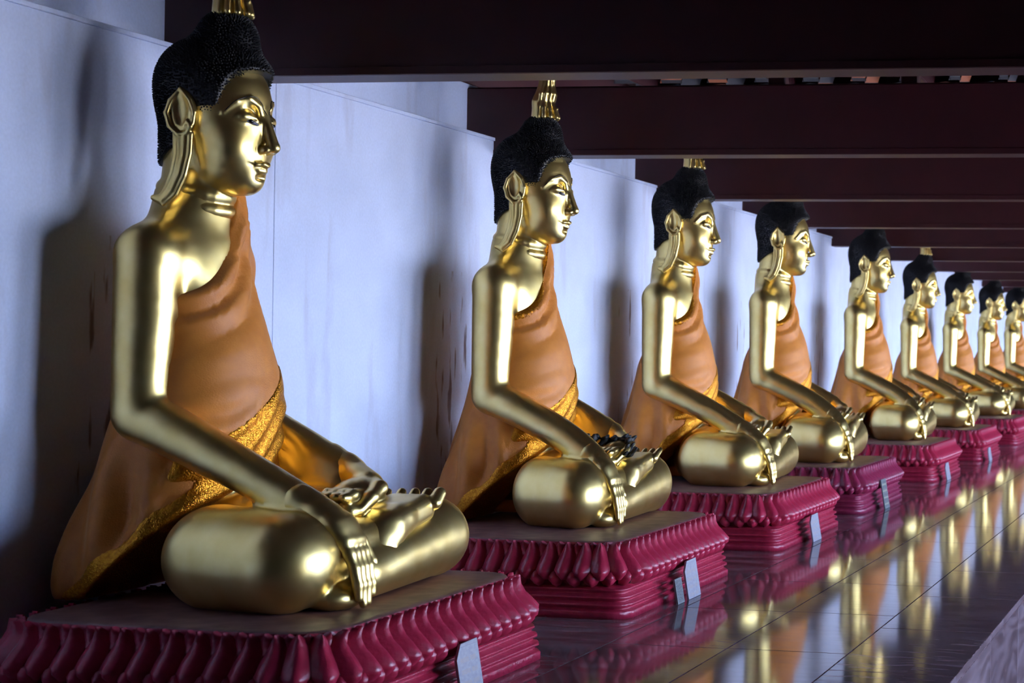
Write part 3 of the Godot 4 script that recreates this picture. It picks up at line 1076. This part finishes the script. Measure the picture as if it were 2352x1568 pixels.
func build_hall() -> void:
	# the wall behind the figures: a thick lower part with a ledge and a thinner upper part
	var wl := thing("wall_left", "white plastered wall with a ledge behind the row of statues", "wall", "", "structure")
	part("lower_panel", wall_panel(-4.043, 3.0, -0.6, 1.461, 0.0), M.wall, wl)
	part("lower_panel", wall_panel(-26.0, -4.0452, -0.6, 1.461, 0.0), M.wall, wl)
	part("ledge_nosing", wall_panel(-26.0, 3.0, 1.461, 1.4725, 0.005), M.wall, wl)
	part("upper_panel", wall_panel(-26.0, 3.0, 1.4725, 1.66, -0.10), M.wall, wl)
	# platform of marble slabs
	var fl := thing("floor", "raised platform paved with polished brown marble slabs", "floor", "", "structure")
	part("core", bev_box(V(0.0, -0.42, -26.0), V(1.862, -0.014, 3.0), 0.002), M.grout, fl)
	var rng := RandomNumberGenerator.new()
	rng.seed = 5
	var slab := {}
	var edges := [-0.15, 0.0, 0.315, 0.63, 0.945, 1.26, 1.575, 1.885]
	for r in 7:
		var len_ := 0.605
		var start: float = [0.0, -4.36, -4.06, -4.36, -4.06, -4.67, -4.46][r]
		var k0 := -40
		for k in range(k0, 6):
			var z1 := start + len_ * k
			var z0 := z1 - len_
			if z0 < -20.5 or z1 > 1.5 or r == 0:
				continue
			if not slab.has(r):
				slab[r] = bev_box(V(edges[r] + 0.0009, -0.02, 0.0009), V(edges[r + 1] - 0.0009, 0.0, len_ - 0.0018), 0.0012)
			part("slab", slab[r], M.marble[rng.randi() % 4], fl, V(0, 0, z0))
	part("slab_border", bev_box(V(0.0, -0.02, -26.0), V(1.885, 0.0, -20.6), 0.001), M.marble[1], fl)
	# slabs of the platform's front
	var face := bev_box(V(1.862, -0.42, 0.0009), V(1.884, -0.0205, len_face - 0.0009), 0.0012)
	for k in 26:
		part("front_slab", face, M.marble[k % 4], fl, V(0, 0, 1.6 - len_face * (k + 1)))
	# lower walkway and the courtyard outside
	var lf := thing("floor", "lower stone walkway beside the raised platform", "floor", "", "structure")
	part("paving", bev_box(V(1.885, -0.6, -26.0), V(5.65, -0.42, 3.0), 0.002), M.floor, lf)
	var ct := thing("floor", "bright paved courtyard outside the gallery", "floor", "", "structure")
	part("paving", bev_box(V(5.65, -0.8, -60.0), V(60.0, -0.5, 40.0), 0.002), M.court, ct)
	# outer side: piers with openings to the courtyard
	var wr := thing("wall_right", "pillared outer side of the gallery, open to the courtyard", "wall", "", "structure")
	part("header", bev_box(V(5.0, 1.40, -26.0), V(5.65, 2.1, 3.0), 0.01), M.ochre, wr)
	part("end_panel", bev_box(V(5.0, -0.6, OPEN_FROM - 0.26), V(5.65, 1.40, 3.0), 0.01), M.ochre, wr)
	var z := OPEN_FROM - OPEN_WIDE
	var pier := bev_box(V(5.0, -0.6, 0.0), V(5.65, 1.40, T0 - OPEN_WIDE), 0.01)
	while z > -26.0:
		part("pier", pier, M.ochre, wr, V(0, 0, z - (T0 - OPEN_WIDE)))
		z -= T0
	var w3 := thing("wall_front", "plain end wall behind the viewer", "wall", "", "structure")
	part("panel", bev_box(V(-0.6, -0.6, 3.0), V(5.65, 2.4, 3.3), 0.01), M.ochre, w3)
	var w4 := thing("wall_back", "plain end wall at the far end of the gallery", "wall", "", "structure")
	part("panel", bev_box(V(-0.6, -0.6, -26.3), V(5.65, 2.4, -26.0), 0.01), M.ochre, w4)
	part("wall_plate", bev_box(V(-0.60, 1.66, -26.0), V(-0.12, 2.05, 3.0), 0.01), M.wood, wl)
	# roof: beams, battens, tiles
	var ce := thing("ceiling", "dark red cross beams under a tiled roof", "ceiling", "", "structure")
	var beam := bev_box(V(-0.30, 1.411, -0.115), V(5.1, 1.647, 0.0), 0.006)
	var fillet := bev_box(V(-0.30, 1.411, 0.0), V(5.1, 1.430, 0.004), 0.002)
	for k in range(-3, 14):
		var zz := -3.716 - T0 * k
		var b := part("beam", beam, M.beam, ce, V(0, 0, zz))
		part("fillet", fillet, M.beam, b)
	part("roof_deck", bev_box(V(-0.7, 2.02, -26.3), V(6.2, 2.2, 3.3), 0.01), M.wood, ce)
	var rafter := bev_box(V(0.0, 1.88, 0.0), V(0.06, 2.02, 23.0), 0.004)
	for k in 9:
		part("rafter", rafter, M.beam, ce, V(-0.05 + 0.62 * k, 0, -24.0))
	var strut := bev_box(V(0.0, 1.647, 0.0), V(0.06, 1.95, 0.05), 0.004)
	for k in 6:
		part("strut", strut, M.beam, ce, V(0.95 + 0.45 * k, 0, -5.5 - 0.05 * (k % 2)))
	# undersides of the clay roof tiles
	var tile := []
	for v in 2:
		var rows := []
		for j in 2:
			var row := []
			for i in 7:
				var a: float = PI * i / 6.0
				row.append(V(0.105 * cos(a), 0.075 * sin(a), 0.26 * j))
			rows.append(row)
		tile.append(mesh_of(grid_mesh(rows, false, v == 1)))
	for i in 16:
		for j in 10:
			part("roof_tile", tile[(i + j) % 2], M.tile_clay if rng.randf() < 0.3 else M.tile_grey, ce, V(-0.1 + 0.2 * i, 1.90 - 0.02 * (j % 2), -8.5 + 0.25 * j), Basis(Vector3.RIGHT, 0.16))

const len_face := 0.605
const OPEN_FROM := -2.82
const OPEN_WIDE := 1.16

func build_statues() -> void:
	var t0 := Time.get_ticks_msec()
	var body := seated(uneven(join([make_body(), make_right_hand(), make_left_hand()]), 0.055))
	print("body ", Time.get_ticks_msec() - t0)
	var head := uneven(make_head(), 0.03)
	print("head ", Time.get_ticks_msec() - t0)
	var hair := make_hair()
	var ear := make_ear()
	var flame := make_flame()
	print("hair ear flame ", Time.get_ticks_msec() - t0)
	var robe := make_robe()
	print("robe ", Time.get_ticks_msec() - t0)
	var brows := {1.0: brow_line(1.0), -1.0: brow_line(-1.0)}
	var head_m := mesh_of(head)
	var hair_m := mesh_of(hair)
	var ear_m := mesh_of(ear)
	var mirrored := [PackedVector3Array(), PackedVector3Array(), PackedInt32Array()]
	for p in ear[0]:
		mirrored[0].append(V(p.x, p.y, -p.z))
	for p in ear[1]:
		mirrored[1].append(V(p.x, p.y, -p.z))
	for i in range(0, ear[2].size(), 3):
		mirrored[2].append_array(PackedInt32Array([ear[2][i], ear[2][i + 2], ear[2][i + 1]]))
	var ear2_m := mesh_of(mirrored)
	var flame_m := mesh_of(flame)
	# curls: small cones all over the hair
	var curl := CylinderMesh.new()
	curl.top_radius = 0.0009
	curl.bottom_radius = 0.0031
	curl.height = 0.0056
	curl.radial_segments = 6
	curl.rings = 1
	var spots := []
	var taken := {}
	var hv: PackedVector3Array = hair[0]
	var hn: PackedVector3Array = hair[1]
	var hx: PackedInt32Array = hair[2]
	for t in range(0, hx.size(), 3):
		hv.append((hv[hx[t]] + hv[hx[t + 1]] + hv[hx[t + 2]]) / 3.0)
		hn.append((hn[hx[t]] + hn[hx[t + 1]] + hn[hx[t + 2]]).normalized())
	var order := range(hv.size())
	var rng := RandomNumberGenerator.new()
	rng.seed = 12
	for i in range(order.size() - 1, 0, -1):
		var j := rng.randi() % (i + 1)
		var sw = order[i]
		order[i] = order[j]
		order[j] = sw
	for i in order:
		var p := hv[i]
		if hn[i].y < (-0.42 if absf(p.z) > 0.075 else -0.8) or (absf(p.z) > 0.08 and pow((p.x + 0.006) / 0.036, 2.0) + pow((p.y - 1.06) / 0.056, 2.0) < 1.0):
			continue
		var c := Vector3i((p / 0.0047).floor())
		var free := true
		for dx in [-1, 0, 1]:
			for dy in [-1, 0, 1]:
				for dz in [-1, 0, 1]:
					var q = taken.get(c + Vector3i(dx, dy, dz))
					if q != null and q.distance_squared_to(p) < 0.0047 * 0.0047:
						free = false
		if free:
			taken[c] = p
			spots.append(i)
	var mm := MultiMesh.new()
	mm.transform_format = MultiMesh.TRANSFORM_3D
	mm.mesh = curl
	mm.instance_count = spots.size()
	for k in spots.size():
		var n := hn[spots[k]]
		var u := n.cross(Vector3.FORWARD if absf(n.z) < 0.9 else Vector3.RIGHT).normalized()
		mm.set_instance_transform(k, Transform3D(Basis(u, n, u.cross(n)), hv[spots[k]] + n * 0.0014))
	print("curls ", spots.size(), " ", Time.get_ticks_msec() - t0)
	var eye := SphereMesh.new()
	eye.radius = 1.0
	eye.height = 2.0
	eye.radial_segments = 16
	eye.rings = 8
	# builds: reach of the legs, breadth of the legs
	var builds := {}
	for b in [[1.0, 1.0], [0.78, 0.95], [0.90, 0.97]]:
		var key := "%.2f" % b[0]
		builds[key] = [mesh_of(bend(body, b[0], b[1], true)) if b[0] < 1.0 else mesh_of(body), mesh_of(bend(robe[0], b[0], b[1])) if b[0] < 1.0 else mesh_of(robe[0]), mesh_of(bend(robe[1], b[0], b[1])) if b[0] < 1.0 else mesh_of(robe[1]), mesh_of(robe[2])]
	# x, z, scale, turn, turn of the head, build, label, pedestal label
	var row := [
		[0.250, -3.395, 0.991, 0.000, 0.000, "1.00", "largest and nearest gilded seated statue, its finial cut by the picture's top edge", "crimson lotus pedestal under the nearest gilded statue", -3.36],
		[0.290, -5.030, 0.988, -0.020, 0.000, "0.78", "second gilded seated statue from the camera, a blackened garland over its wrist", "second crimson lotus pedestal, two plaques leaning on it", -4.90],
		[0.268, -6.602, 0.998, 0.020, 0.000, "0.90", "third gilded seated statue from the camera, only the base of its finial showing", "third crimson lotus pedestal, one clipped plaque leaning on it", -6.50],
		[0.305, -8.020, 1.027, 0.030, 0.100, "0.78", "fourth gilded seated statue from the camera, hair touching the beam above", "fourth lotus pedestal, darker purplish crimson with a tall striped plaque", -7.93],
		[0.310, -10.050, 1.009, 0.000, 0.000, "0.78", "fifth gilded seated statue from the camera, flat-topped black hair under the beam", "fifth crimson lotus pedestal, a thin pointed plaque before it", -9.83],
		[0.305, -11.800, 0.953, 0.020, 0.000, "0.90", "sixth gilded seated statue from the camera", "sixth crimson lotus pedestal from the camera", -11.70],
		[0.248, -13.950, 0.959, 0.000, 0.000, "1.00", "seventh gilded seated statue from the camera", "seventh crimson lotus pedestal from the camera, partly cut by the picture's edge", -13.65],
		[0.280, -15.700, 0.940, 0.000, 0.000, "1.00", "eighth gilded seated statue from the camera, third from the right edge", "eighth crimson lotus pedestal, small and far at the right edge", -15.60],
		[0.280, -17.650, 0.965, 0.000, 0.000, "1.00", "ninth gilded seated statue, small and cut by the picture's right edge", "ninth crimson lotus pedestal, farthest of the row", -17.60],
	]
	for k in row.size():
		var s: Array = row[k]
		var t := thing("seated_statue", s[6], "statue", "gilded statues seated in a row")
		t.position = V(s[0], STATUE_Y, s[1])
		t.rotation.y = s[3]
		t.scale = Vector3.ONE * s[2]
		var b: Array = builds[s[5]]
		part("body", b[0], M.gold, t)
		var hb := Basis(Vector3.UP, s[4])
		var hp := V(-0.04, 0, 0) - hb * V(-0.04, 0, 0)
		var hd := part("head", head_m, M.gold, t, hp, hb)
		part("ear", ear_m, M.gold, hd, V(0, 0, 0.006))
		part("ear", ear2_m, M.gold, hd, V(0, 0, -0.006))
		for sd in [-1.0, 1.0]:
			part("brow_line", brows[sd], M.pupil, hd)
			var e := part("eye", eye, M.eye, hd, V(0.1105, 1.0490, 0.043 * sd), Basis(Vector3.UP, 0.55 * -sd) * Basis(Vector3.RIGHT, -0.28 * sd) * Basis.from_scale(V(0.0115, 0.0068, 0.028)))
			part("pupil", eye, M.pupil, hd, e.transform * V(0.62, 0.1, -0.12 * sd), e.transform.basis * Basis.from_scale(V(0.5, 0.72, 0.33)))
		var hr := part("hair", hair_m, M.hair, t, hp, hb)
		var mi := MultiMeshInstance3D.new()
		mi.name = "hair_curls"
		mi.multimesh = mm
		mi.material_override = M.hair
		mi.set_meta("kind", "stuff")
		hr.add_child(mi, true)
		part("flame_finial", flame_m, M.gold, t, hp, hb)
		var rb := part("robe", b[1], M.robe, t)
		part("gold_border", b[2], M.brocade, rb)
		if s[5] != "1.00":
			part("neck_border", b[3], M.brocade, rb)
		# pedestal
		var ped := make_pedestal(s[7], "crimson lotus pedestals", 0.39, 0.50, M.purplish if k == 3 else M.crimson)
		ped.position = V(0.475, 0, s[8])
	var g := make_garland("withered black garland lying over the second statue's left wrist")
	g.position = V(0.29, STATUE_Y - 0.024, -5.03)
	g.rotation.y = -0.03
	var cm := card_material(0, 96, 160, false)
	var cm2 := card_material(1, 64, 110, true)
	lean_card("pale clipped-corner plaque leaning on the nearest pedestal", V(0.908, 0.0, -3.30), 0.105, 0.125, 0.17, true, cm)
	lean_card("small plaque edge at the bottom, left of the pale clipped plaque", V(0.908, 0.0, -3.16), 0.07, 0.06, 0.17, false, card_material(2, 64, 96, false))
	lean_card("larger grey plaque with a clipped corner on the second pedestal", V(0.908, 0.0, -4.80), 0.115, 0.115, 0.17, true, card_material(3, 96, 160, false))
	lean_card("small dark framed plaque beside the larger one on the second pedestal", V(0.908, 0.0, -4.70), 0.06, 0.075, 0.17, false, cm2)
	lean_card("grey clipped plaque leaning on the third pedestal", V(0.908, 0.0, -6.33), 0.13, 0.105, 0.17, true, card_material(4, 96, 160, false))
	lean_card("tall narrow striped plaque on the fourth pedestal", V(0.908, 0.0, -7.72), 0.11, 0.14, 0.17, false, card_material(5, 64, 110, true, true))
	lean_card("thin pale plaque leaning on the fifth pedestal", V(0.908, 0.0, -9.5), 0.13, 0.10, 0.17, true, cm)
	lean_card("small pale plaque leaning on the sixth pedestal", V(0.908, 0.0, -11.25), 0.13, 0.09, 0.17, true, cm)
